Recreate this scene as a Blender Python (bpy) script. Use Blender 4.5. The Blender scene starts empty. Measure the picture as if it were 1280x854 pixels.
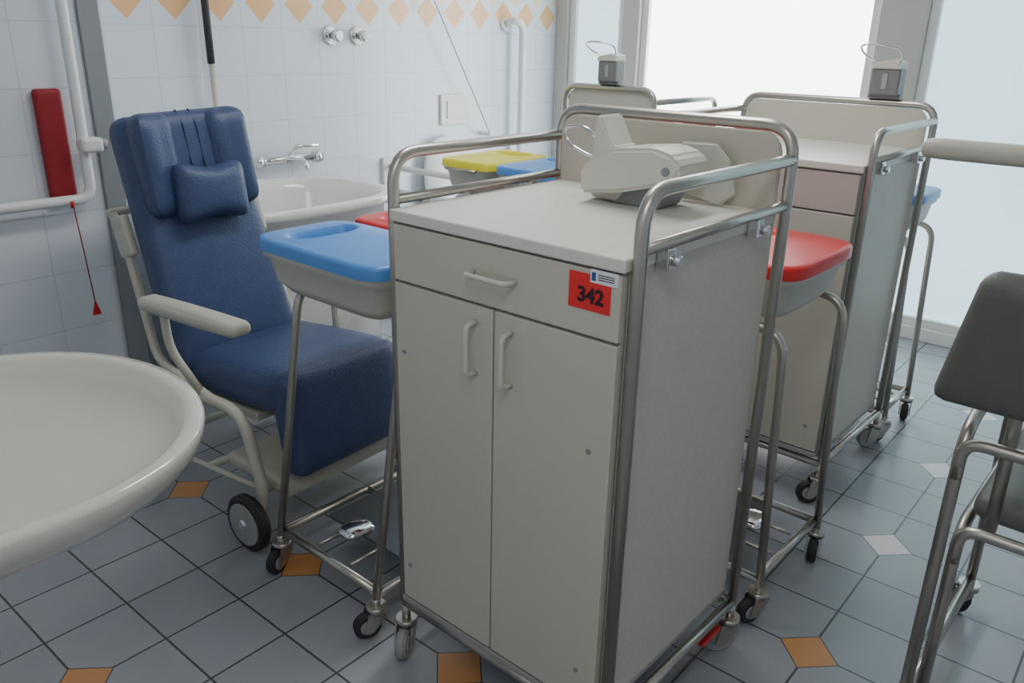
import bpy, bmesh, math
from mathutils import Vector, Matrix
V=Vector
S=bpy.context.scene
COL=S.collection

# ------------------------------------------------------------ materials
def mat(name,col,rough=0.5,metal=0.0,nscale=0,namt=0.0,bump=0.0,bscale=200,coat=0,spec=0.5):
    m=bpy.data.materials.new(name); m.use_nodes=True
    nt=m.node_tree; b=nt.nodes['Principled BSDF']
    b.inputs['Base Color'].default_value=(*col,1)
    b.inputs['Roughness'].default_value=rough
    b.inputs['Metallic'].default_value=metal
    b.inputs['Specular IOR Level'].default_value=spec
    if coat: b.inputs['Coat Weight'].default_value=coat; b.inputs['Coat Roughness'].default_value=0.1
    tc=nt.nodes.new('ShaderNodeTexCoord')
    if nscale or namt:
        n=nt.nodes.new('ShaderNodeTexNoise'); n.inputs['Scale'].default_value=nscale or 5; n.inputs['Detail'].default_value=4
        nt.links.new(tc.outputs['Object'],n.inputs['Vector'])
        mx=nt.nodes.new('ShaderNodeMix'); mx.data_type='RGBA'
        mx.inputs[6].default_value=(*[c*(1-namt) for c in col],1)
        mx.inputs[7].default_value=(*[min(1,c*(1+namt)) for c in col],1)
        nt.links.new(n.outputs['Fac'],mx.inputs[0]); nt.links.new(mx.outputs[2],b.inputs['Base Color'])
    if bump:
        n2=nt.nodes.new('ShaderNodeTexNoise'); n2.inputs['Scale'].default_value=bscale; n2.inputs['Detail'].default_value=3
        nt.links.new(tc.outputs['Object'],n2.inputs['Vector'])
        bp=nt.nodes.new('ShaderNodeBump'); bp.inputs['Strength'].default_value=bump; bp.inputs['Distance'].default_value=0.002
        nt.links.new(n2.outputs['Fac'],bp.inputs['Height']); nt.links.new(bp.outputs[0],b.inputs['Normal'])
    return m

M_cream=mat('laminate_cream',(0.58,0.555,0.485),0.45,nscale=160,namt=0.12)
M_front=mat('laminate_front',(0.56,0.53,0.455),0.4,nscale=3,namt=0.03)
M_drawer=mat('laminate_drawer_rose',(0.55,0.47,0.44),0.4,nscale=3,namt=0.03)
M_top=mat('laminate_top',(0.74,0.72,0.66),0.35,nscale=60,namt=0.05)
M_edge=mat('edge_grey',(0.33,0.33,0.31),0.5,nscale=3,namt=0.03)
M_steel=mat('stainless',(0.50,0.475,0.43),0.34,1.0,nscale=30,namt=0.08)
M_chrome=mat('chrome',(0.8,0.8,0.8),0.12,1.0,nscale=5,namt=0.02)
M_rubber=mat('rubber_dark',(0.03,0.03,0.032),0.6,nscale=20,namt=0.1)
M_wheelgrey=mat('wheel_grey',(0.35,0.35,0.34),0.5,nscale=10,namt=0.05)
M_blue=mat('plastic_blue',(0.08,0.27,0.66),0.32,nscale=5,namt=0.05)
M_blue_shade=mat('plastic_blue_shade',(0.02,0.08,0.30),0.4,nscale=5,namt=0.05)  # darker copy of the blue, paints shade into lid hollows
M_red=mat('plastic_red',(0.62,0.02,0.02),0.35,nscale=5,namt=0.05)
M_red_shade=mat('plastic_red_shade',(0.28,0.01,0.012),0.4,nscale=5,namt=0.05)  # same red darkened, shade put into the hollow's colour
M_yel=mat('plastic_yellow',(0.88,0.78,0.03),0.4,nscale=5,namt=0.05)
M_yel_shade=mat('plastic_yellow_shade',(0.5,0.36,0.02),0.4,nscale=5,namt=0.05)  # same yellow darkened, shade put into the hollow's colour
M_bin=mat('bin_offwhite',(0.60,0.59,0.53),0.45,nscale=4,namt=0.03)
M_vinyl=mat('vinyl_blue',(0.046,0.074,0.170),0.38,nscale=25,namt=0.15,bump=0.9,bscale=180)
M_seam=mat('vinyl_seam',(0.02,0.035,0.10),0.6,nscale=25,namt=0.1)
M_armr=mat('armrest_cream',(0.55,0.53,0.45),0.45,nscale=5,namt=0.03)
M_ceram=mat('ceramic_white',(0.64,0.61,0.55),0.12,nscale=2,namt=0.02,coat=0.5)
M_tub=mat('acrylic_white',(0.88,0.87,0.83),0.15,nscale=2,namt=0.01,coat=0.5)
M_white=mat('paint_white',(0.78,0.79,0.78),0.4,nscale=3,namt=0.02)
M_ceil=mat('ceiling_paint',(0.75,0.75,0.73),0.8,nscale=3,namt=0.02)
M_frame=mat('window_frame',(0.52,0.51,0.46),0.4,nscale=3,namt=0.03)
M_grey=mat('grey_trim',(0.25,0.27,0.28),0.5,nscale=3,namt=0.03)
M_olive=mat('vinyl_greygreen',(0.13,0.132,0.12),0.5,nscale=25,namt=0.1,bump=0.3)
M_dark=mat('plastic_dark',(0.20,0.20,0.195),0.4,nscale=10,namt=0.1)
M_tray=mat('tray_dark',(0.13,0.14,0.15),0.35,0.4,nscale=10,namt=0.1)
M_sticker=mat('sticker_red',(0.80,0.03,0.03),0.5,nscale=8,namt=0.03)
M_paper=mat('paper_white',(0.8,0.82,0.85),0.5,nscale=8,namt=0.03)
M_ink=mat('ink',(0.03,0.01,0.02),0.6,nscale=8,namt=0.03)
M_inkb=mat('ink_blue',(0.03,0.08,0.3),0.6,nscale=8,namt=0.03)
M_disp=mat('dispenser_white',(0.66,0.65,0.58),0.35,nscale=5,namt=0.02)
M_redcloth=mat('red_cloth',(0.30,0.012,0.02),0.6,nscale=10,namt=0.15)

def glass(name,col,strg):
    m=bpy.data.materials.new(name); m.use_nodes=True; nt=m.node_tree
    b=nt.nodes['Principled BSDF']
    b.inputs['Base Color'].default_value=(0.55,0.65,0.70,1); b.inputs['Roughness'].default_value=0.35
    tc=nt.nodes.new('ShaderNodeTexCoord'); n=nt.nodes.new('ShaderNodeTexNoise'); n.inputs['Scale'].default_value=1.3; n.inputs['Detail'].default_value=1
    nt.links.new(tc.outputs['Object'],n.inputs['Vector'])
    mx=nt.nodes.new('ShaderNodeMix'); mx.data_type='RGBA'
    mx.inputs[6].default_value=(*[c*0.85 for c in col],1); mx.inputs[7].default_value=(*[min(1,c*1.1) for c in col],1)
    nt.links.new(n.outputs['Fac'],mx.inputs[0]); nt.links.new(mx.outputs[2],b.inputs['Emission Color'])
    b.inputs['Emission Strength'].default_value=strg
    return m

class NB:
    def __init__(s,nt): s.nt=nt
    def m(s,op,a,b=None,c=None):
        n=s.nt.nodes.new('ShaderNodeMath'); n.operation=op
        for i,x in enumerate((a,b,c)):
            if x is None: continue
            if isinstance(x,(int,float)): n.inputs[i].default_value=x
            else: s.nt.links.new(x,n.inputs[i])
        return n.outputs[0]
    def mix(s,f,a,b):
        n=s.nt.nodes.new('ShaderNodeMix'); n.data_type='RGBA'
        if isinstance(f,(int,float)): n.inputs[0].default_value=f
        else: s.nt.links.new(f,n.inputs[0])
        for i,x in ((6,a),(7,b)):
            if isinstance(x,tuple): n.inputs[i].default_value=(*x,1)
            else: s.nt.links.new(x,n.inputs[i])
        return n.outputs[2]
    def dist(s,v,off,p):
        g=s.m('DIVIDE',s.m('SUBTRACT',v,off),p)
        f=s.m('FRACT',s.m('ADD',g,0.5))
        return s.m('MULTIPLY',s.m('ABSOLUTE',s.m('SUBTRACT',f,0.5)),p)

def floor_mat():
    m=bpy.data.materials.new('floor_tiles'); m.use_nodes=True; nt=m.node_tree; b=nt.nodes['Principled BSDF']; N=NB(nt)
    g=nt.nodes.new('ShaderNodeNewGeometry'); sp=nt.nodes.new('ShaderNodeSeparateXYZ'); nt.links.new(g.outputs['Position'],sp.inputs[0])
    xx,yy=sp.outputs[0],sp.outputs[1]; p=0.2088; P=0.6264; ox,oy=0.505,0.498
    a=0.018
    x=N.m('ADD',xx,N.m('MULTIPLY',N.m('SUBTRACT',yy,1.1),a)); y=N.m('SUBTRACT',yy,N.m('MULTIPLY',N.m('SUBTRACT',xx,1.1),a))
    d=N.m('MINIMUM',N.dist(x,ox,p),N.dist(y,oy,p))
    s=N.m('ADD',N.dist(x,ox,P),N.dist(y,oy,P))
    grout=N.m('LESS_THAN',d,0.0028)
    ci=nt.nodes.new('ShaderNodeCombineXYZ')
    nt.links.new(N.m('FLOOR',N.m('DIVIDE',N.m('SUBTRACT',x,ox),p)),ci.inputs[0]); nt.links.new(N.m('FLOOR',N.m('DIVIDE',N.m('SUBTRACT',y,oy),p)),ci.inputs[1])
    wn=nt.nodes.new('ShaderNodeTexWhiteNoise'); nt.links.new(ci.outputs[0],wn.inputs['Vector'])
    no=nt.nodes.new('ShaderNodeTexNoise'); no.inputs['Scale'].default_value=9; no.inputs['Detail'].default_value=6; nt.links.new(g.outputs['Position'],no.inputs['Vector'])
    base=N.mix(N.m('MULTIPLY_ADD',wn.outputs['Value'],0.4,N.m('MULTIPLY',no.outputs['Fac'],0.5)),(0.275,0.29,0.318),(0.365,0.382,0.41))
    c=N.mix(grout,base,(0.065,0.065,0.065))
    c=N.mix(N.m('LESS_THAN',s,0.077),c,(0.065,0.065,0.065))
    dia=N.mix(N.m('GREATER_THAN',x,2.08),(0.60,0.28,0.10),(0.74,0.64,0.66))
    c=N.mix(N.m('LESS_THAN',s,0.0725),c,dia)
    nt.links.new(c,b.inputs['Base Color'])
    b.inputs['Roughness'].default_value=0.25
    gm=N.m('MULTIPLY',grout,N.m('GREATER_THAN',s,0.073))
    bp=nt.nodes.new('ShaderNodeBump'); bp.invert=True; bp.inputs['Strength'].default_value=0.5; bp.inputs['Distance'].default_value=0.002
    nt.links.new(gm,bp.inputs['Height']); nt.links.new(bp.outputs[0],b.inputs['Normal'])
    return m

def wall_mat(name,axis,ox,deco):
    m=bpy.data.materials.new(name); m.use_nodes=True; nt=m.node_tree; b=nt.nodes['Principled BSDF']; N=NB(nt)
    g=nt.nodes.new('ShaderNodeNewGeometry'); sp=nt.nodes.new('ShaderNodeSeparateXYZ'); nt.links.new(g.outputs['Position'],sp.inputs[0])
    x,z=sp.outputs[axis],sp.outputs[2]; p=0.207
    dz=N.dist(z,1.57-0.1035,p); d=N.m('MINIMUM',N.dist(x,ox+p/2,p),dz)
    no=nt.nodes.new('ShaderNodeTexNoise'); no.inputs['Scale'].default_value=3; nt.links.new(g.outputs['Position'],no.inputs['Vector'])
    base=N.mix(no.outputs['Fac'],(0.70,0.745,0.81),(0.75,0.79,0.845))
    c=N.mix(N.m('LESS_THAN',d,0.002),base,(0.59,0.63,0.69))
    if deco:
        s=N.m('ADD',N.dist(x,ox,p),N.m('MULTIPLY',N.m('ABSOLUTE',N.m('SUBTRACT',z,1.57)),0.95))
        s2=N.m('ADD',N.dist(x,ox+p/2,p),N.m('MULTIPLY',N.m('ABSOLUTE',N.m('SUBTRACT',z,1.66)),0.95))
        c=N.mix(N.m('LESS_THAN',s2,0.05),c,(0.86,0.70,0.52))
        c=N.mix(N.m('LESS_THAN',s,0.078),c,(0.84,0.50,0.25))
    nt.links.new(c,b.inputs['Base Color']); b.inputs['Roughness'].default_value=0.22
    return m
M_floor=floor_mat(); M_wy=wall_mat('wall_tiles_y',0,3.293,True); M_wx=wall_mat('wall_tiles_x',1,0.1,True); M_wp=wall_mat('wall_tiles_plain',0,0.3,False)

# ------------------------------------------------------------ geometry helpers
def empty(name,loc=(0,0,0)):
    e=bpy.data.objects.new(name,None); e.location=loc; e.empty_display_size=0.1; COL.objects.link(e); return e
def link(name,me,m,parent=None,smooth=False):
    o=bpy.data.objects.new(name,me); COL.objects.link(o)
    if m: me.materials.append(m)
    if smooth:
        for p in me.polygons: p.use_smooth=True
    if parent:
        o.parent=parent; o.matrix_parent_inverse=Matrix.Translation(-parent.location)
    return o
def box(name,a,b,m,parent=None,bev=0.0,rot=None):
    lo=V([min(a[i],b[i]) for i in range(3)]); hi=V([max(a[i],b[i]) for i in range(3)])
    c=(lo+hi)/2; s=hi-lo
    bm=bmesh.new(); bmesh.ops.create_cube(bm,size=1)
    for v in bm.verts: v.co=V((v.co.x*s.x,v.co.y*s.y,v.co.z*s.z))
    if bev: bmesh.ops.bevel(bm,geom=bm.edges[:],offset=bev,segments=3,affect='EDGES',profile=0.5)
    if rot: bmesh.ops.rotate(bm,verts=bm.verts,cent=(0,0,0),matrix=rot)
    bmesh.ops.translate(bm,verts=bm.verts,vec=c)
    me=bpy.data.meshes.new(name); bm.to_mesh(me); bm.free()
    return link(name,me,m,parent)
def fillet(pts,r,n=6,cyc=False):
    pts=[V(p) for p in pts]; out=[]; L=len(pts)
    for i in range(L):
        if not cyc and (i==0 or i==L-1): out.append(pts[i]); continue
        a,b,c=pts[i-1],pts[i],pts[(i+1)%L]
        d1=(a-b); d2=(c-b); rr=min(r,d1.length*0.49,d2.length*0.49)
        p1=b+d1.normalized()*rr; p2=b+d2.normalized()*rr
        if d1.normalized().dot(d2.normalized())<-0.999: out.append(b); continue
        for k in range(n+1):
            t=k/n; out.append(p1*(1-t)**2+b*2*t*(1-t)+p2*t*t)
    return out
def tube(name,pts,r,m,parent=None,fr=0.05,cyc=False,n=12):
    P=fillet(pts,fr,6,cyc)
    Q=[P[0]]
    for p in P[1:]:
        if (p-Q[-1]).length>1e-5: Q.append(p)
    P=Q; L=len(P); vs=[]; fs=[]; prev=None
    for i in range(L):
        if cyc: t=(P[(i+1)%L]-P[i-1])
        else: t=P[min(i+1,L-1)]-P[max(i-1,0)]
        t.normalize()
        if prev is None:
            u=V((0,0,1)) if abs(t.z)<0.9 else V((1,0,0)); u=(u-t*u.dot(t)).normalized()
        else:
            u=(prev-t*prev.dot(t)).normalized()
        prev=u; w=t.cross(u)
        for k in range(n):
            a=2*math.pi*k/n; vs.append(P[i]+(u*math.cos(a)+w*math.sin(a))*r)
    for i in range(L if cyc else L-1):
        j=(i+1)%L
        for k in range(n):
            fs.append((i*n+k,i*n+(k+1)%n,j*n+(k+1)%n,j*n+k))
    if not cyc: fs.append(tuple(range(n))[::-1]); fs.append(tuple((L-1)*n+k for k in range(n)))
    me=bpy.data.meshes.new(name); me.from_pydata([tuple(v) for v in vs],[],fs); me.update()
    return link(name,me,m,parent,True)
def cyl(name,a,b,r,m,parent=None,n=24,bev=0.0):
    a=V(a); b=V(b); d=b-a
    bm=bmesh.new(); bmesh.ops.create_cone(bm,cap_ends=True,segments=n,radius1=r,radius2=r,depth=d.length)
    if bev:
        es=[e for e in bm.edges if abs(e.verts[0].co.z-e.verts[1].co.z)<1e-6]
        bmesh.ops.bevel(bm,geom=es,offset=bev,segments=3,affect='EDGES')
    M=Matrix.Translation((a+b)/2)@V((0,0,1)).rotation_difference(d.normalized()).to_matrix().to_4x4()
    bm.transform(M)
    me=bpy.data.meshes.new(name); bm.to_mesh(me); bm.free()
    o=link(name,me,m,parent)
    for p in me.polygons: p.use_smooth=len(p.vertices)==4
    return o
def loops(name,L,m,parent=None,cap0=True,cap1=True,smooth=True):
    n=len(L[0]); vs=[tuple(v) for l in L for v in l]; fs=[]
    for i in range(len(L)-1):
        for k in range(n): fs.append((i*n+k,i*n+(k+1)%n,(i+1)*n+(k+1)%n,(i+1)*n+k))
    if cap0: fs.append(tuple(range(n))[::-1])
    if cap1: fs.append(tuple((len(L)-1)*n+k for k in range(n)))
    me=bpy.data.meshes.new(name); me.from_pydata(vs,[],fs); me.update()
    bm=bmesh.new(); bm.from_mesh(me); bmesh.ops.recalc_face_normals(bm,faces=bm.faces); bm.to_mesh(me); bm.free()
    return link(name,me,m,parent,smooth)
def sup(cx,cy,ax,ay,z,e=4,n=48):
    o=[]
    for k in range(n):
        t=2*math.pi*k/n; c,s=math.cos(t),math.sin(t)
        o.append(V((cx+ax*math.copysign(abs(c)**(2/e),c),cy+ay*math.copysign(abs(s)**(2/e),s),z)))
    return o
def soft(name,size,m,M,parent=None,r=0.03,puff=(0,0,0),cuts=14,fn=None):
    h=V(size)/2; bm=bmesh.new(); bmesh.ops.create_cube(bm,size=2)
    bmesh.ops.subdivide_edges(bm,edges=bm.edges[:],cuts=cuts,use_grid_fill=True)
    for v in bm.verts:
        u=v.co.copy()
        for i in range(3): u[i]=math.sin(u[i]*math.pi/2)
        p=V((u.x*h.x,u.y*h.y,u.z*h.z))
        q=V([max(-(h[i]-r),min(h[i]-r,p[i])) for i in range(3)]); d=p-q
        if d.length>1e-9: p=q+d.normalized()*min(r,d.length)
        for i in range(3):
            j,k=(i+1)%3,(i+2)%3
            p[i]+=puff[i]*u[i]*(1-u[j]**2)*(1-u[k]**2)
        if fn: p=fn(p,u)
        v.co=p
    bm.transform(M)
    me=bpy.data.meshes.new(name); bm.to_mesh(me); bm.free()
    return link(name,me,m,parent,True)
def prism(name,poly,m,M,depth,parent=None,bev=0.0):
    bm=bmesh.new(); vs=[bm.verts.new((p[0],p[1],-depth/2)) for p in poly]; f=bm.faces.new(vs)
    r=bmesh.ops.extrude_face_region(bm,geom=[f]); 
    for v in [g for g in r['geom'] if isinstance(g,bmesh.types.BMVert)]: v.co.z+=depth
    bmesh.ops.recalc_face_normals(bm,faces=bm.faces)
    if bev: bmesh.ops.bevel(bm,geom=bm.edges[:],offset=bev,segments=3,affect='EDGES')
    bm.transform(M); me=bpy.data.meshes.new(name); bm.to_mesh(me); bm.free()
    return link(name,me,m,parent)
def T(x,y,z): return Matrix.Translation((x,y,z))

def caster(par,i,x,y,top,r=0.04,ang=0.6,m=M_rubber):
    c,s=math.cos(ang),math.sin(ang)
    ox,oy=x+0.025*c,y+0.025*s
    ax=V((-s,c,0))
    C=V((ox,oy,r))
    cyl(f'caster_wheel_{i}',C-ax*0.013,C+ax*0.013,r,m,par,28,0.005)
    cyl(f'caster_hub_{i}',C-ax*0.016,C+ax*0.016,r*0.55,M_wheelgrey,par)
    for sgn in (-1,1):
        p=C+ax*0.02*sgn
        prism(f'caster_fork_{i}_{"a" if sgn<0 else "b"}',[(-0.012,-0.012),(0.012,-0.012),(0.0,r*1.15),(-0.045,r*1.15),(-0.045,r*0.8)],M_steel,
              Matrix.Translation(p)@Matrix(((c,0,-s,0),(s,0,c,0),(0,1,0,0),(0,0,0,1))),0.004,par)
    cyl(f'caster_head_{i}',(x,y,r*2.05),(x,y,r*2.05+0.018),0.026,M_steel,par)
    cyl(f'caster_stem_{i}',(x,y,r*2.05),(x,y,top),0.011,M_steel,par)

# ------------------------------------------------------------ room
X0,X1,Y0,Y1,ZC=-0.95,4.45,-1.7,3.5,2.6
box('floor',(X0-0.1,Y0-0.1,-0.1),(X1+0.15,Y1+0.1,0),M_floor)
box('ceiling',(X0-0.1,Y0-0.1,ZC),(X1+0.15,Y1+0.1,ZC+0.1),M_ceil)
box('wall_back',(X0-0.1,Y1,0),(X1+0.15,Y1+0.1,ZC),M_wy)
box('wall_left',(X0-0.1,Y0,0),(X0,Y1,ZC),M_wx)
box('wall_front',(X0-0.1,Y0-0.1,0),(X1+0.15,Y0,ZC),M_wp)
e=empty('wall_pier',(0.6,3.25,0))
box('pier_body',(X0,3.0,0),(1.3,3.5,ZC),M_wp,e)
box('pier_corner_profile',(1.235,2.985,0),(1.306,3.02,ZC),M_grey,e,0.004)
e=empty('wall_installation',(-0.45,1.4,0))
box('installation_body',(X0,0.95,0),(0.045,1.85,1.15),M_wx,e,0.003)
box('installation_shelf',(X0,0.94,1.15),(0.05,1.86,1.175),M_white,e,0.004)
box('wall_right',(X1,Y0,0),(X1+0.15,0.15,ZC),M_wx)
box('trim_1',(X1,0.15,2.45),(X1+0.12,3.5,ZC),M_frame)
box('trim_2',(X1-0.02,0.15,0),(X1+0.12,3.5,0.07),M_white,None,0.005)
box('trim_3',(X1-0.03,1.26,0.07),(X1+0.1,1.484,2.45),M_frame,None,0.006)
box('trim_4',(X1-0.03,2.87,0.07),(X1+0.1,2.99,2.45),M_frame,None,0.006)
box('trim_5',(X1-0.03,3.41,0.07),(X1+0.1,3.5,2.45),M_frame,None,0.006)
def window(i,ya,yb,g):
    e=empty(f'window_{i}',(X1+0.05,(ya+yb)/2,0.07)); w=0.045
    box('frame_bottom',(X1,ya,0.07),(X1+0.07,yb,0.07+w),M_white,e,0.004)
    box('frame_top',(X1,ya,2.45-w),(X1+0.07,yb,2.45),M_white,e,0.004)
    box('frame_side_a',(X1,ya,0.07),(X1+0.07,ya+w,2.45),M_white,e,0.004)
    box('frame_side_b',(X1,yb-w,0.07),(X1+0.07,yb,2.45),M_white,e,0.004)
    box('frosted_glass',(X1+0.03,ya+w,0.07+w),(X1+0.045,yb-w,2.45-w),g,e)
G_side=glass('frosted_glass_cool',(0.55,0.79,0.86),1.9)
G_mid=glass('frosted_glass_bright',(0.92,0.97,1.0),7.5)
window(1,0.15,1.26,G_side); window(2,1.484,2.87,G_mid); window(3,2.99,3.41,G_side)

# ------------------------------------------------------------ cupboard trolleys
def cupboard(name,x0,yr,W,D,zt,zup,zlow,zback,s=1,stick=False,mdr=None):
    e=empty(name,(x0+s*D/2,yr+W/2,0)); zb=0.182; yl=yr+W
    X=lambda d:x0+s*d
    B=lambda n,a,b,m,bev=0: box(n,(X(a[0]),a[1],a[2]),(X(b[0]),b[1],b[2]),m,e,bev)
    B('carcass',(0.019,yr+0.002,zb),(D,yl-0.002,zt-0.022),M_cream,0.002)
    B('top_board',(-0.004,yr-0.001,zt-0.024),(D,yl+0.001,zt),M_top,0.004)
    zd=zt-0.148; ym=(yr+yl)/2
    B('edge_strip',(0.012,yr+0.003,zb+0.002),(0.02,yl-0.003,zt-0.024),M_edge)
    B('drawer_front',(0,yr+0.006,zd+0.003),(0.018,yl-0.006,zt-0.029),mdr or M_front,0.002)
    B('door_left',(0,ym+0.0022,zb+0.006),(0.018,yl-0.006,zd-0.003),M_front,0.002)
    B('door_right',(0,yr+0.006,zb+0.006),(0.018,ym-0.0022,zd-0.003),M_front,0.002)
    B('bottom_strip',(-0.002,yr,zb-0.012),(D,yl,zb+0.002),M_edge,0.002)
    hz=zt-0.085
    tube('drawer_handle',[(X(0),ym-0.052,hz),(X(-0.028),ym-0.05,hz),(X(-0.028),ym+0.05,hz),(X(0),ym+0.052,hz)],0.0055,M_bin,e,0.015)
    for i,y in enumerate((ym-0.045,ym+0.045)):
        tube(f'door_handle_{i+1}',[(X(0),y,zt-0.183),(X(-0.028),y,zt-0.185),(X(-0.028),y,zt-0.287),(X(0),y,zt-0.289)],0.0055,M_bin,e,0.015)
    for i,(y,z) in enumerate(((yl-0.03,zt-0.30),(yr+0.05,zt-0.36),(yl-0.03,zb+0.1),(yr+0.05,zb+0.09))):
        cyl(f'screw_cap_{i+1}',(X(0.002),y,z),(X(-0.003),y,z),0.005,M_grey,e,12)
    r=0.0125; xf=X(0.02); xb=X(D+0.012)
    for i,y in enumerate((yr-r-0.001,yl+r+0.001)):
        tube(f'side_rail_{i+1}',[(xf,y,0.145),(xf,y,zup),(xb,y,zup)],r,M_steel,e,0.065)
        tube(f'lower_rail_{i+1}',[(xf,y,zlow),(xb,y,zlow)],0.0105,M_steel,e,0.01)
        tube(f'bottom_rail_{i+1}',[(xf,y,0.145),(xb,y,0.145)],r,M_steel,e,0.01)
        sg=-1 if i==0 else 1
        for k,d in enumerate((0.10,D-0.12)):
            box(f'rail_hook_{i+1}_{k+1}',(X(d)-0.012,y-0.012,zlow-0.045),(X(d)+0.012,y+0.012,zlow-0.008),M_chrome,e,0.003)
            cyl(f'rail_knob_{i+1}_{k+1}',(X(d)+0.01,y+sg*0.012,zlow-0.03),(X(d)+0.01,y+sg*0.024,zlow-0.03),0.010,M_chrome,e,14,0.002)
    ya,yb=yr-r-0.001,yl+r+0.001
    tube('back_arch',[(xb,ya,0.145),(xb,ya,zback),(xb,yb,zback),(xb,yb,0.145)],r,M_steel,e,0.065)
    tube('front_cross_rail',[(xf,ya,0.145),(xf,yb,0.145)],r,M_steel,e)
    tube('back_cross_rail',[(xb,ya,0.145),(xb,yb,0.145)],r,M_steel,e)
    pl=[(yr+0.004,zt-0.01),(yl-0.004,zt-0.01)]; zz=zback-0.012
    R=0.045
    for k in range(7):
        a=math.pi/2*k/6; pl.append((yl-0.004-R+R*math.cos(a),zz-R+R*math.sin(a)))
    for k in range(7):
        a=math.pi/2*k/6; pl.append((yr+0.004+R-R*math.sin(a),zz-R+R*math.cos(a)))
    prism('back_board',pl,M_front,Matrix(((0,0,1,X(D-0.002)),(1,0,0,0),(0,1,0,0),(0,0,0,1))),0.014,e,0.002)
    caster(e,1,xf,ya,0.145,ang=2.2); caster(e,2,xf,yb,0.145,ang=-2.6,m=M_wheelgrey); caster(e,3,xb,ya,0.145,ang=2.4,m=M_wheelgrey); caster(e,4,xb,yb,0.145,ang=1.0)
    if stick:
        box('inventory_sticker',(x0-0.0012,yr+0.024,zt-0.100),(x0-0.0002,yr+0.110,zt-0.037),M_sticker,e)
        box('paper_label',(x0-0.0018,yr+0.010,zt-0.050),(x0-0.0006,yr+0.066,zt-0.027),M_paper,e)
        box('label_logo',(x0-0.0024,yr+0.055,zt-0.046),(x0-0.0016,yr+0.063,zt-0.032),M_inkb,e)
        for k in range(3): box(f'label_line_{k+1}',(x0-0.0024,yr+0.018,zt-0.034-0.004*k),(x0-0.0016,yr+0.050,zt-0.0355-0.004*k),M_ink,e)
        cu=bpy.data.curves.new('sticker_number','FONT'); cu.body='342'; cu.size=0.036; cu.extrude=0.0003; cu.align_x='CENTER'; cu.align_y='CENTER'
        cu.offset=0.0012; cu.materials.append(M_ink)
        o=bpy.data.objects.new('sticker_number',cu); COL.objects.link(o)
        o.matrix_world=Matrix(((0,0,-1,x0-0.0022),(-1,0,0,yr+0.064),(0,1,0,zt-0.075),(0,0,0,1)))
        o.parent=e; o.matrix_parent_inverse=Matrix.Translation(-e.location)
        box('brake_pedal',(xb-0.05,ya-0.005,0.09),(xb-0.14,ya+0.03,0.10),M_red,e,0.004)
    return e
cupboard('cupboard_trolley',1.07,0.688,0.565,0.555,1.119,1.225,1.132,1.290,1,True)
cupboard('cupboard_trolley',2.465,0.80,0.655,0.565,1.12,1.212,1.132,1.262,1,False,M_drawer)
cupboard('cupboard_trolley',3.66,1.92,0.45,0.55,1.10,1.20,1.12,1.250,-1)

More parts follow.
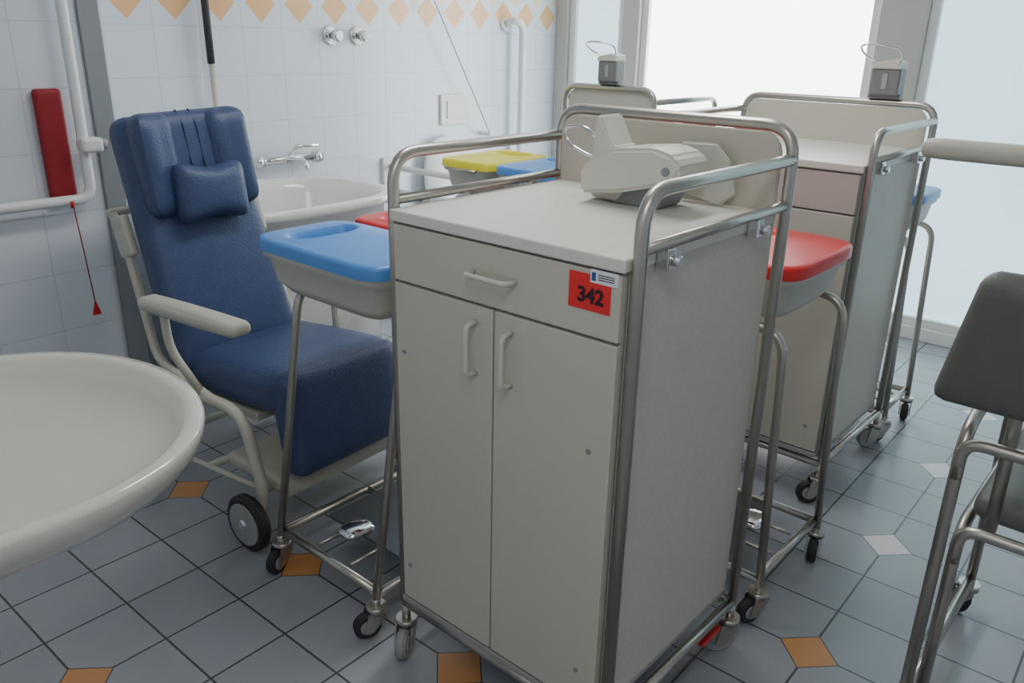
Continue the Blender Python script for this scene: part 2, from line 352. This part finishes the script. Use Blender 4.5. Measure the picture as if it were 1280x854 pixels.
# ------------------------------------------------------------ laundry sack trolleys
LC={'blue':(M_blue,M_blue_shade),'red':(M_red,M_red_shade),'yellow':(M_yel,M_yel_shade)}  # lid colour, and its shaded copy for the hollow
def laundry(name,axis,a0,a1,b0,b1,cols,zl=0.955,slant=0.08,post_top=0.80,over=0.02):
    P=(lambda a,b,z:V((a,b,z))) if axis=='x' else (lambda a,b,z:V((b,a,z)))
    e=empty(name,P((a0+a1)/2,(b0+b1)/2,0)); n=len(cols); w=(a1-a0)/n
    for i,c in enumerate(cols):
        m1,m2=LC[c]; ca=a0+w*(i+0.5); cb=(b0+b1)/2; ha=w/2-0.006; hb=(b1-b0)/2
        def lp(sa,sb,z,ex=7,oa=0,ob=0): return [P(p.x,p.y,p.z) for p in sup(ca+oa,cb+ob,sa,sb,z,ex,64)]
        go=hb-0.11
        L=[lp(ha,hb,zl-0.034),lp(ha,hb,zl-0.010),lp(ha-0.004,hb-0.004,zl-0.003),lp(ha-0.013,hb-0.013,zl),
           lp(0.116,0.064,zl,2.6,0,go),lp(0.108,0.056,zl+0.004,2.6,0,go),lp(0.100,0.049,zl+0.001,2.6,0,go),lp(0.094,0.043,zl-0.026,2.6,0,go)]
        loops(f'lid_{i+1}',L,m1,e,False,False)
        loops(f'lid_hollow_{i+1}',[lp(0.0945,0.0435,zl-0.023,2.6,0,go),lp(0.06,0.025,zl-0.03,2.6,0,go)],m2,e,False,True)  # hollow floor in the darker copy, recess shade painted in
        L=[lp(ha-0.004,hb-0.004,zl-0.030),lp(ha-0.008,hb-0.008,zl-0.050),lp(ha-0.02,hb-0.02,zl-0.056),lp(ha-0.03,hb-0.03,zl-0.115),lp(ha-0.055,hb-0.055,zl-0.145),lp(ha-0.075,hb-0.075,zl-0.148)]
        loops(f'sack_holder_{i+1}',L,M_bin,e,False,False)
        tube(f'hinge_{i+1}',[P(ca-0.08,b0+0.0,zl-0.04),P(ca+0.08,b0+0.0,zl-0.04)],0.007,M_steel,e)
    r=0.0115; zb=0.12
    ia,ib=a0+0.02,a1-0.02; s0,s1=b0+0.02,b1-over
    for k,s in enumerate((s0,s1)):
        tube(f'end_post_a{k+1}',[P(ia-0.03,s,zb-0.02),P(ia+slant,s,post_top),P(ia+slant+0.12,s,post_top+0.01)],r,M_steel,e,0.08)
        tube(f'end_post_b{k+1}',[P(ib+0.03,s,zb-0.02),P(ib-slant,s,post_top),P(ib-slant-0.12,s,post_top+0.01)],r,M_steel,e,0.08)
        tube(f'base_side_{k+1}',[P(ia-0.03,s,zb),P(ib+0.03,s,zb)],r,M_steel,e)
        tube(f'top_side_{k+1}',[P(ia+slant+0.1,s,post_top+0.01),P(ib-slant-0.1,s,post_top+0.01)],r,M_steel,e)
    for k,a in enumerate((ia-0.02,(ia+ib)/2,ib+0.02)):
        tube(f'base_cross_{k+1}',[P(a,s0,zb),P(a,s1,zb)],r,M_steel,e)
    pa=P(ia+0.1,s0+0.05,zb+0.012); pb=P(ib-0.06,s1-0.05,zb+0.02)
    box('base_tray',pa,pb,M_tray,e,0.003)
    for k in range(2):
        bb=s0+(s1-s0)*(k+1)/3
        tube(f'base_wire_{k+1}',[P(ia,bb,zb+0.006),P(ia+0.12,bb,zb+0.006)],0.005,M_steel,e)
    q=P(ia+0.10,(s0+s1)/2+0.03,zb+0.03)
    loops('sack_clip',[sup(q.x,q.y,0.05*k,0.04*k,q.z-0.008+j*0.008,3,32) for j,k in enumerate((1,0.95,0.75))],M_chrome,e)
    j=1
    for a in (ia-0.03,ib+0.03):
        for s in (s0,s1):
            q=P(a,s,0); caster(e,j,q.x,q.y,0.11,r=0.036,ang=2.0+j*0.7); j+=1
    return e
laundry('laundry_sack_trolley','x',1.085,1.70,1.345,1.83,['blue','red'],0.968,slant=0.09,post_top=0.815,over=0.05)
laundry('laundry_sack_trolley','y',0.68,1.28,1.775,2.20,['red'],0.962,slant=0.0)
laundry('laundry_sack_trolley','y',1.98,2.62,2.50,2.93,['blue','yellow'],0.955)
laundry('laundry_sack_trolley','y',0.79,1.42,3.10,3.42,['blue'],0.95,slant=0.0)

# ------------------------------------------------------------ care recliner chair
e=empty('nursing_recliner',(1.34,1.90,0)); cx=1.345
Rx=lambda a:Matrix.Rotation(a,4,'X')
soft('seat_cushion',(0.47,0.50,0.13),M_vinyl,T(cx,2.11,0.447)@Rx(math.radians(-5)),e,0.045,(0,0,0.022))
soft('leg_cushion',(0.455,0.10,0.32),M_vinyl,T(cx,1.862,0.372)@Rx(math.radians(-10)),e,0.04,(0,0.015,0))
ang=math.radians(-17)
MB=T(cx-0.035,2.30,0.47)@Matrix.Rotation(math.radians(-1.5),4,'Y')@Rx(ang)
def taper(p,u):
    t=(u.z+1)/2; p.x*=1.0-0.16*t; return p
soft('back_cushion',(0.46,0.11,0.80),M_vinyl,MB@T(0,0.03,0.37),e,0.045,(0,0.015,0),18,taper)
MH=MB@T(0,0.0,0.615)@Rx(math.radians(8))
soft('head_cushion',(0.33,0.085,0.31),M_vinyl,MH@T(0,-0.010,0),e,0.035,(0,0.008,0))
for k,s in enumerate((-1,1)):
    def wing(p,u,s=s):
        if (u.x*s)>-0.2: p.y-=0.022*(u.x*s+0.2)
        return p
    soft(f'head_wing_{k+1}',(0.135,0.110,0.315),M_vinyl,MH@T(s*0.122,-0.026,-0.003)@Matrix.Rotation(s*0.05,4,'Z'),e,0.045,(0,0.008,0),14,wing)
def waist(p,u):
    p.z*=1-0.26*(1-abs(u.x)**1.3); return p
soft('neck_pillow',(0.24,0.095,0.20),M_vinyl,MH@T(0.0,-0.094,-0.098)@Matrix.Rotation(0.05,4,'Y'),e,0.045,(0,0.01,0),14,waist)
for s in (-1,1):
    tube(f'pillow_strap_{"l" if s<0 else "r"}',[MH@V((s*0.022,-0.09,-0.05)),MH@V((s*0.022,-0.058,0.0)),MH@V((s*0.022,-0.058,0.12)),MH@V((s*0.022,-0.03,0.156))],0.003,M_seam,e,0.03)
for k,s in enumerate((-1,1)):
    ax=cx+s*0.320; ay=ax-s*0.05
    soft(f'armrest_{k+1}',(0.07,0.48,0.042),M_armr,T(ax,2.11,0.69)@Rx(math.radians(-2)),e,0.02,(0,0,0.006))
    tube(f'arm_support_{k+1}',[(ax,2.26,0.68),(ax,2.25,0.55),(ay,2.18,0.40)],0.013,M_armr,e,0.05)
    tube(f'back_side_tube_{k+1}',[(ay,2.12,0.40),(ay-0.0,2.42,0.46),(ay-s*0.035-0.02,2.555,0.86),(ay-s*0.04-0.025,2.60,0.90)],0.014,M_armr,e,0.05)
    soft(f'back_joint_{k+1}',(0.03,0.08,0.13),M_armr,T(ay-s*0.03-0.02,2.535,0.84)@Rx(ang),e,0.012)
    tube(f'base_leg_{k+1}',[(ay,2.47,0.14),(ay,2.38,0.40),(ay,1.99,0.40),(ay,1.92,0.16),(ay+s*0.02,1.92,0.085)],0.018,M_armr,e,0.08)
    tube(f'base_rail_{k+1}',[(ay,1.92,0.17),(ay,2.50,0.13)],0.009,M_armr,e)
    for j,y in enumerate((1.92,2.50)):
        c=V((ax+s*0.01,y,0.088)); a=V((1,0,0))
        cyl(f'wheel_tyre_{k+1}_{j+1}',c-a*0.018,c+a*0.018,0.088,M_rubber,e,40,0.008)
        cyl(f'wheel_disc_{k+1}_{j+1}',c-a*0.021,c+a*0.021,0.070,M_wheelgrey,e,32,0.004)
        cyl(f'wheel_hub_{k+1}_{j+1}',c-a*0.028,c+a*0.028,0.016,M_chrome,e,16,0.003)
tube('push_handle',[(cx-0.255,2.60,0.90),(cx-0.255,2.63,0.90),(cx+0.205,2.63,0.90),(cx+0.205,2.60,0.90)],0.013,M_armr,e,0.03)
for j,y in enumerate((1.95,2.2,2.50)):
    tube(f'base_cross_{j+1}',[(cx-0.27,y,0.15),(cx+0.27,y,0.15)],0.013,M_armr,e)
box('under_seat_panel',(cx-0.22,1.99,0.352),(cx+0.22,2.37,0.38),M_armr,e,0.005)
soft('foot_plate',(0.47,0.30,0.055),M_armr,T(cx+0.0,2.0,0.175)@Rx(math.radians(3)),e,0.02)
tube('foot_bracket',[(cx,2.0,0.17),(cx,2.02,0.36)],0.02,M_armr,e)
e.rotation_euler=(0,0,math.radians(4)); e.location=(1.392,1.935,0)
for ch in e.children: ch.matrix_parent_inverse=Matrix.Translation((-1.34,-1.90,0))

# ------------------------------------------------------------ washbasin
e=empty('washbasin',(0.3,1.38,0.85))
def bas(s,z,dx=0):
    o=[]
    for k in range(64):
        t=2*math.pi*k/64; c,sn=math.cos(t),math.sin(t)
        ax=0.345 if c>0 else 0.235; ex=2.1 if c>0 else 5
        x=ax*math.copysign(abs(c)**(2/ex),c); y=0.36*math.copysign(abs(sn)**(2/ex),sn)
        o.append(V((0.3+x*s+dx,1.38+y*s,z)))
    return o
zr=0.853
loops('bowl',[bas(0.30,0.700,-0.05),bas(0.48,0.71,-0.04),bas(0.72,0.742,-0.02),bas(0.90,0.785),bas(0.975,0.812),bas(0.995,0.830),bas(1.0,zr-0.008),bas(0.99,zr),
   bas(0.94,zr+0.001),bas(0.905,zr-0.006),bas(0.87,zr-0.035),bas(0.76,zr-0.07,-0.01),bas(0.55,zr-0.100,-0.02),bas(0.25,zr-0.115,-0.03),bas(0.06,zr-0.119,-0.03)],M_ceram,e)
box('rear_ledge',(0.052,1.06,0.80),(0.16,1.70,0.868),M_ceram,e,0.012)
cyl('drain_trap',(0.25,1.38,0.70),(0.25,1.38,0.45),0.03,M_chrome,e)
tube('drain_pipe',[(0.25,1.38,0.47),(0.25,1.38,0.42),(0.052,1.38,0.42)],0.018,M_chrome,e,0.03)
cyl('tap_body',(0.11,1.38,0.866),(0.11,1.38,0.95),0.022,M_chrome,e,20,0.004)
tube('tap_spout',[(0.11,1.38,0.93),(0.24,1.38,0.95),(0.25,1.38,0.925)],0.012,M_chrome,e,0.02)
tube('tap_lever',[(0.11,1.38,0.95),(0.09,1.38,1.0),(0.15,1.38,1.02)],0.007,M_chrome,e,0.02)

# ------------------------------------------------------------ bathtub
e=empty('bathtub',(1.97,3.06,0)); tx,ty,hx,hy=1.955,3.05,0.50,0.375
def tb(s,z,ex=3.0):
    return sup(tx,ty,hx-s,hy-s,z,ex,64)
loops('tub_shell',[tb(0.10,0.0),tb(0.10,0.06),tb(0.06,0.10),tb(0.04,0.6),tb(0.03,0.75),tb(0.0,0.765),tb(-0.004,0.785),tb(0.0,0.80),tb(0.010,0.806),
    tb(0.035,0.803),tb(0.05,0.79),tb(0.065,0.74),tb(0.11,0.55),tb(0.16,0.42),tb(0.22,0.385),tb(0.30,0.38)],M_tub,e)
cyl('tub_drain',(tx+0.25,ty,0.379),(tx+0.25,ty,0.386),0.03,M_chrome,e)
e=empty('bath_mixer_tap',(2.28,3.46,0.85))
tube('mixer_bar',[(2.17,3.44,0.875),(2.44,3.44,0.875)],0.021,M_chrome,e)
for k,x in enumerate((2.14,2.47)):
    cyl(f'mixer_handle_{k+1}',(x-0.022,3.44,0.875),(x+0.022,3.44,0.875),0.032,M_chrome,e,10,0.005)
for k,x in enumerate((2.22,2.38)):
    cyl(f'mixer_union_{k+1}',(x,3.498,0.875),(x,3.44,0.875),0.018,M_chrome,e)
tube('mixer_lever',[(2.31,3.44,0.89),(2.34,3.42,0.935),(2.44,3.38,0.94)],0.009,M_chrome,e,0.02)
tube('mixer_spout',[(2.295,3.44,0.87),(2.295,3.30,0.885),(2.295,3.28,0.845)],0.015,M_chrome,e,0.03)

# ------------------------------------------------------------ wall fittings
for k,x in enumerate((2.635,2.80)):
    e=empty('shower_valve',(x,3.47,1.44))
    cyl('escutcheon',(x,3.5,1.44),(x,3.485,1.44),0.045,M_chrome,e,32,0.004)
    cyl('valve_neck',(x,3.485,1.44),(x,3.45,1.44),0.016,M_chrome,e)
    cyl('valve_knob',(x,3.46,1.44),(x,3.42,1.44),0.028,M_chrome,e,10,0.006)
e=empty('flush_plate',(3.48,3.49,1.045))
box('plate',(3.375,3.485,0.965),(3.585,3.5,1.135),M_white,e,0.005)
box('button',(3.42,3.478,1.00),(3.54,3.487,1.10),M_white,e,0.004)
e=empty('grab_rail',(4.0,3.45,1.2))
tube('rail_tube',[(3.93,3.5,1.52),(3.93,3.42,1.55),(4.0,3.42,1.52),(4.0,3.42,0.75),(4.0,3.5,0.75)],0.022,M_white,e,0.05)
cyl('rail_flange_top',(3.93,3.5,1.52),(3.93,3.488,1.525),0.045,M_white,e)
cyl('rail_flange_bottom',(4.0,3.5,0.75),(4.0,3.488,0.75),0.045,M_white,e)
e=empty('fold_down_grab_bar',(2.98,3.1,0.8))
tube('bar_loop',[(2.98,3.49,0.77),(2.98,2.72,0.77),(2.98,2.72,0.64),(2.98,3.49,0.64)],0.016,M_white,e,0.06)
box('bar_wall_plate',(2.93,3.48,0.60),(3.03,3.5,0.82),M_white,e,0.006)
e=empty('toilet',(3.38,3.2,0.2)); tx2=3.38
loops('toilet_bowl',[sup(tx2,3.27,0.10,0.13,0.10,2.5),sup(tx2,3.25,0.13,0.2,0.2,2.5),sup(tx2,3.22,0.18,0.27,0.36,2.5),sup(tx2,3.22,0.185,0.275,0.40,2.5),sup(tx2,3.22,0.15,0.23,0.40,2.5),sup(tx2,3.22,0.11,0.17,0.28,2.5)],M_tub,e)
box('toilet_mount',(tx2-0.12,3.40,0.05),(tx2+0.12,3.5,0.40),M_tub,e,0.01)
loops('toilet_seat',[sup(tx2,3.22,0.185,0.26,0.402,2.4),sup(tx2,3.22,0.185,0.26,0.42,2.4),sup(tx2,3.22,0.12,0.19,0.42,2.4),sup(tx2,3.22,0.12,0.19,0.402,2.4)],M_white,e,False,False)
LM=Matrix.Translation((tx2,3.44,0.665))@Rx(math.radians(85))
L=[[LM@p for p in sup(0,0,0.18*s,0.245*s,z,2.5)] for s,z in ((0.97,-0.012),(1,-0.006),(1,0.006),(0.97,0.012))]
loops('toilet_lid',L,M_white,e)
e=empty('mop',(1.97,3.46,0)); 
cyl('mop_handle',(1.975,3.462,0.1),(1.965,3.462,1.33),0.012,M_armr,e,14)
cyl('mop_grip',(1.965,3.462,1.31),(1.962,3.462,1.78),0.016,M_rubber,e,14,0.005)
soft('mop_head',(0.22,0.06,0.10),M_paper,T(1.975,3.455,0.05),e,0.025)
e=empty('shower_curtain_cord',(3.4,3.42,1.4))
tube('cord',[(2.74,3.42,2.60),(3.26,3.42,1.64),(3.72,3.42,0.90)],0.003,M_grey,e,0.01,n=8)
cyl('cord_anchor',(3.72,3.5,0.90),(3.72,3.41,0.90),0.012,M_white,e)
cyl('cord_ceiling_hook',(2.74,3.42,2.6),(2.74,3.42,2.58),0.02,M_white,e)
e=empty('shower_handrail',(1.1,2.95,1.0))
tube('handrail_tube',[(1.165,3.0,2.05),(1.165,2.93,2.05),(1.165,2.93,0.90),(0.62,2.93,0.90),(0.62,3.0,0.90)],0.018,M_white,e,0.05)
cyl('handrail_flange_1',(1.165,3.0,2.05),(1.165,2.988,2.05),0.04,M_white,e)
cyl('handrail_flange_2',(0.62,3.0,0.90),(0.62,2.988,0.90),0.04,M_white,e)
soft('handrail_holder',(0.075,0.06,0.05),M_white,T(1.18,2.915,1.08),e,0.015)
cyl('holder_knob',(1.21,2.91,1.08),(1.235,2.90,1.08),0.018,M_wheelgrey,e,16,0.004)
e=empty('shower_seat_folded',(1.08,2.98,1.05))
soft('seat_pad',(0.085,0.035,0.36),M_redcloth,T(1.093,2.98,1.08),e,0.012)
box('seat_hinge',(1.055,2.97,0.885),(1.13,3.0,0.905),M_white,e,0.003)
e=empty('emergency_pull_cord',(1.11,2.90,0.8))
tube('cord',[(1.09,2.905,0.90),(1.10,2.90,0.7),(1.108,2.90,0.545)],0.0022,M_redcloth,e,0.02,n=8)
prism('pull_triangle',[(-0.015,-0.027),(0.015,-0.027),(0.0,0.027)],M_red,Matrix(((1,0,0,1.108),(0,0,-1,2.90),(0,1,0,0.525),(0,0,0,1))),0.01,e,0.002)
tube('cord_knot',[(1.09,2.912,0.88),(1.09,2.905,0.90)],0.006,M_red,e)

# ------------------------------------------------------------ dispensers
e=empty('disinfectant_dispenser',(1.5,0.92,1.12))
MD=lambda x:Matrix(((0,0,1,x),(-1,0,0,0),(0,1,0,0),(0,0,0,1)))
prism('dispenser_bracket',[(-1.045,1.124),(-0.96,1.121),(-0.94,1.20),(-0.965,1.236),(-0.99,1.232),(-1.028,1.298),(-1.040,1.294)],M_disp,MD(1.50),0.085,e,0.005)
prism('dispenser_body',[(-1.040,1.137),(-0.94,1.150),(-0.825,1.180),(-0.808,1.188),(-0.800,1.213),(-0.820,1.236),(-0.865,1.248),(-0.96,1.238),(-1.015,1.212),(-1.043,1.19)],M_disp,MD(1.475),0.125,e,0.008)
prism('dispenser_cradle',[(-0.98,1.120),(-0.87,1.120),(-0.845,1.176),(-0.95,1.155)],M_grey,MD(1.50),0.09,e,0.003)
cyl('dispenser_screw',(1.414,0.832,1.205),(1.408,0.832,1.205),0.009,M_grey,e,16,0.002)
prism('mount_plate',[(-0.90,1.14),(-0.80,1.121),(-0.765,1.15),(-0.785,1.215),(-0.82,1.248),(-0.90,1.245)],M_bin,MD(1.588),0.012,e,0.003)
tube('lever_arm',[(1.49,1.03,1.20),(1.49,1.07,1.205),(1.49,1.13,1.225),(1.49,1.145,1.262),(1.49,1.09,1.27),(1.49,1.04,1.235)],0.0035,M_chrome,e,0.025,n=8)
def disp(x,y,z):
    e=empty('disinfectant_dispenser',(x,y,z))
    box('dispenser_bottle',(x-0.035,y-0.05,z),(x+0.035,y+0.045,z+0.085),M_dark,e,0.006)
    box('dispenser_window',(x-0.038,y-0.012,z+0.02),(x-0.034,y+0.006,z+0.07),M_wheelgrey,e,0.001)
    prism('dispenser_head',[(-0.05,0),(0.05,0),(0.045,0.025),(0.02,0.032),(-0.045,0.018)],M_disp,Matrix(((0,0,1,x),(-1,0,0,y),(0,1,0,z+0.085),(0,0,0,1))),0.085,e,0.004)
    box('dispenser_clamp',(x-0.02,y-0.055,z-0.012),(x+0.02,y+0.05,z+0.004),M_dark,e,0.003)
    tube('lever_arm',[(x-0.03,y-0.045,z+0.10),(x-0.05,y-0.05,z+0.15),(x-0.09,y+0.02,z+0.165),(x-0.10,y+0.075,z+0.16),(x-0.06,y+0.07,z+0.13),(x-0.03,y+0.04,z+0.11)],0.0035,M_chrome,e,0.03,n=8)
disp(3.042,0.960,1.287); disp(3.10,2.14,1.275)

# ------------------------------------------------------------ transfer chair at the right
e=empty('transfer_chair',(1.9,0.0,0)); 
for k,s in enumerate((1,-1)):
    y1=0.01+s*0.25
    tube(f'rear_post_{k+1}',[(1.63,y1,0.09),(1.63,y1,0.76),(1.78,y1,0.78),(2.15,y1,0.74),(2.2,y1,0.1)],0.0125,M_steel,e,0.07)
    tube(f'inner_post_{k+1}',[(1.665,y1-s*0.025,0.10),(1.665,y1-s*0.025,0.54),(2.16,y1-s*0.025,0.54)],0.0125,M_steel,e,0.07)
    tube(f'base_side_{k+1}',[(1.63,y1,0.11),(2.2,y1,0.11)],0.0125,M_steel,e)
    tube(f'back_upright_{k+1}',[(1.70,y1-s*0.07,0.54),(1.655,y1-s*0.07,0.85),(1.63,y1-s*0.07,1.27)],0.0125,M_steel,e,0.1)
tube('rear_arch_upper',[(1.63,0.26,0.66),(1.63,0.26,0.74),(1.63,-0.24,0.74),(1.63,-0.24,0.66)],0.0125,M_steel,e,0.06)
tube('rear_arch_lower',[(1.665,0.235,0.46),(1.665,0.235,0.54),(1.665,-0.215,0.54),(1.665,-0.215,0.46)],0.0125,M_steel,e,0.06)
def slope(p,u):
    t=(u.z+1)/2; p.y*=1.0-0.16*t; return p
soft('backrest',(0.06,0.64,0.27),M_olive,T(1.62,0.015,0.945)@Matrix.Rotation(math.radians(-6),4,'Y'),e,0.03,(0.01,0,0),14,slope)
soft('chair_seat',(0.46,0.44,0.06),M_olive,T(1.92,0.01,0.58),e,0.028,(0,0,0.01))
soft('push_bar',(0.055,0.80,0.035),M_armr,T(1.625,0.03,1.275),e,0.016)
j=1
for x in (1.63,2.2):
    for y in (0.26,-0.24): caster(e,j,x,y,0.11,r=0.04,ang=0.5*j); j+=1

# ------------------------------------------------------------ added fill lamps
def lamp(name,x,y,sx,sy,pw,col=(1,0.97,0.92)):  # unseen ceiling fixture, added to brighten the room
    e=empty(name,(x,y,ZC-0.04))
    box('housing',(x-sx/2-0.03,y-sy/2-0.03,ZC-0.05),(x+sx/2+0.03,y+sy/2+0.03,ZC),M_white,e,0.005)
    l=bpy.data.lights.new(name+'_light','AREA'); l.shape='RECTANGLE'; l.size=sx; l.size_y=sy; l.energy=pw; l.color=col
    o=bpy.data.objects.new('fill_light',l); o.location=(x,y,ZC-0.06); COL.objects.link(o); o.parent=e; o.matrix_parent_inverse=Matrix.Translation(-e.location)
lamp('added_ceiling_fill',1.9,1.4,1.2,0.3,22,(1,0.99,0.96))
lamp('added_ceiling_fill',-0.2,0.0,1.2,0.3,14)  # second added fill, above the camera, brightens the near things
w=bpy.data.worlds.new('World'); S.world=w; w.use_nodes=True
w.node_tree.nodes['Background'].inputs[0].default_value=(0.6,0.7,0.8,1); w.node_tree.nodes['Background'].inputs[1].default_value=0.3

# ------------------------------------------------------------ camera
f=1020.0; th=math.radians(20.4); ph=0.021; hd=math.radians(40.8)
fw0=V((math.cos(hd),math.sin(hd),0)); rt0=V((math.sin(hd),-math.cos(hd),0))
fwd=fw0*math.cos(th)+V((0,0,-math.sin(th))); up0=fw0*math.sin(th)+V((0,0,math.cos(th)))
rt=rt0*math.cos(ph)+up0*math.sin(ph); up=up0*math.cos(ph)-rt0*math.sin(ph)
cd=bpy.data.cameras.new('camera'); cd.sensor_width=36; cd.lens=f/1280*36; cd.clip_start=0.02
c=bpy.data.objects.new('camera',cd); COL.objects.link(c)
Mc=Matrix((rt,up,-fwd)).transposed().to_4x4(); Mc.translation=V((0,0,1.445)); c.matrix_world=Mc
S.camera=c
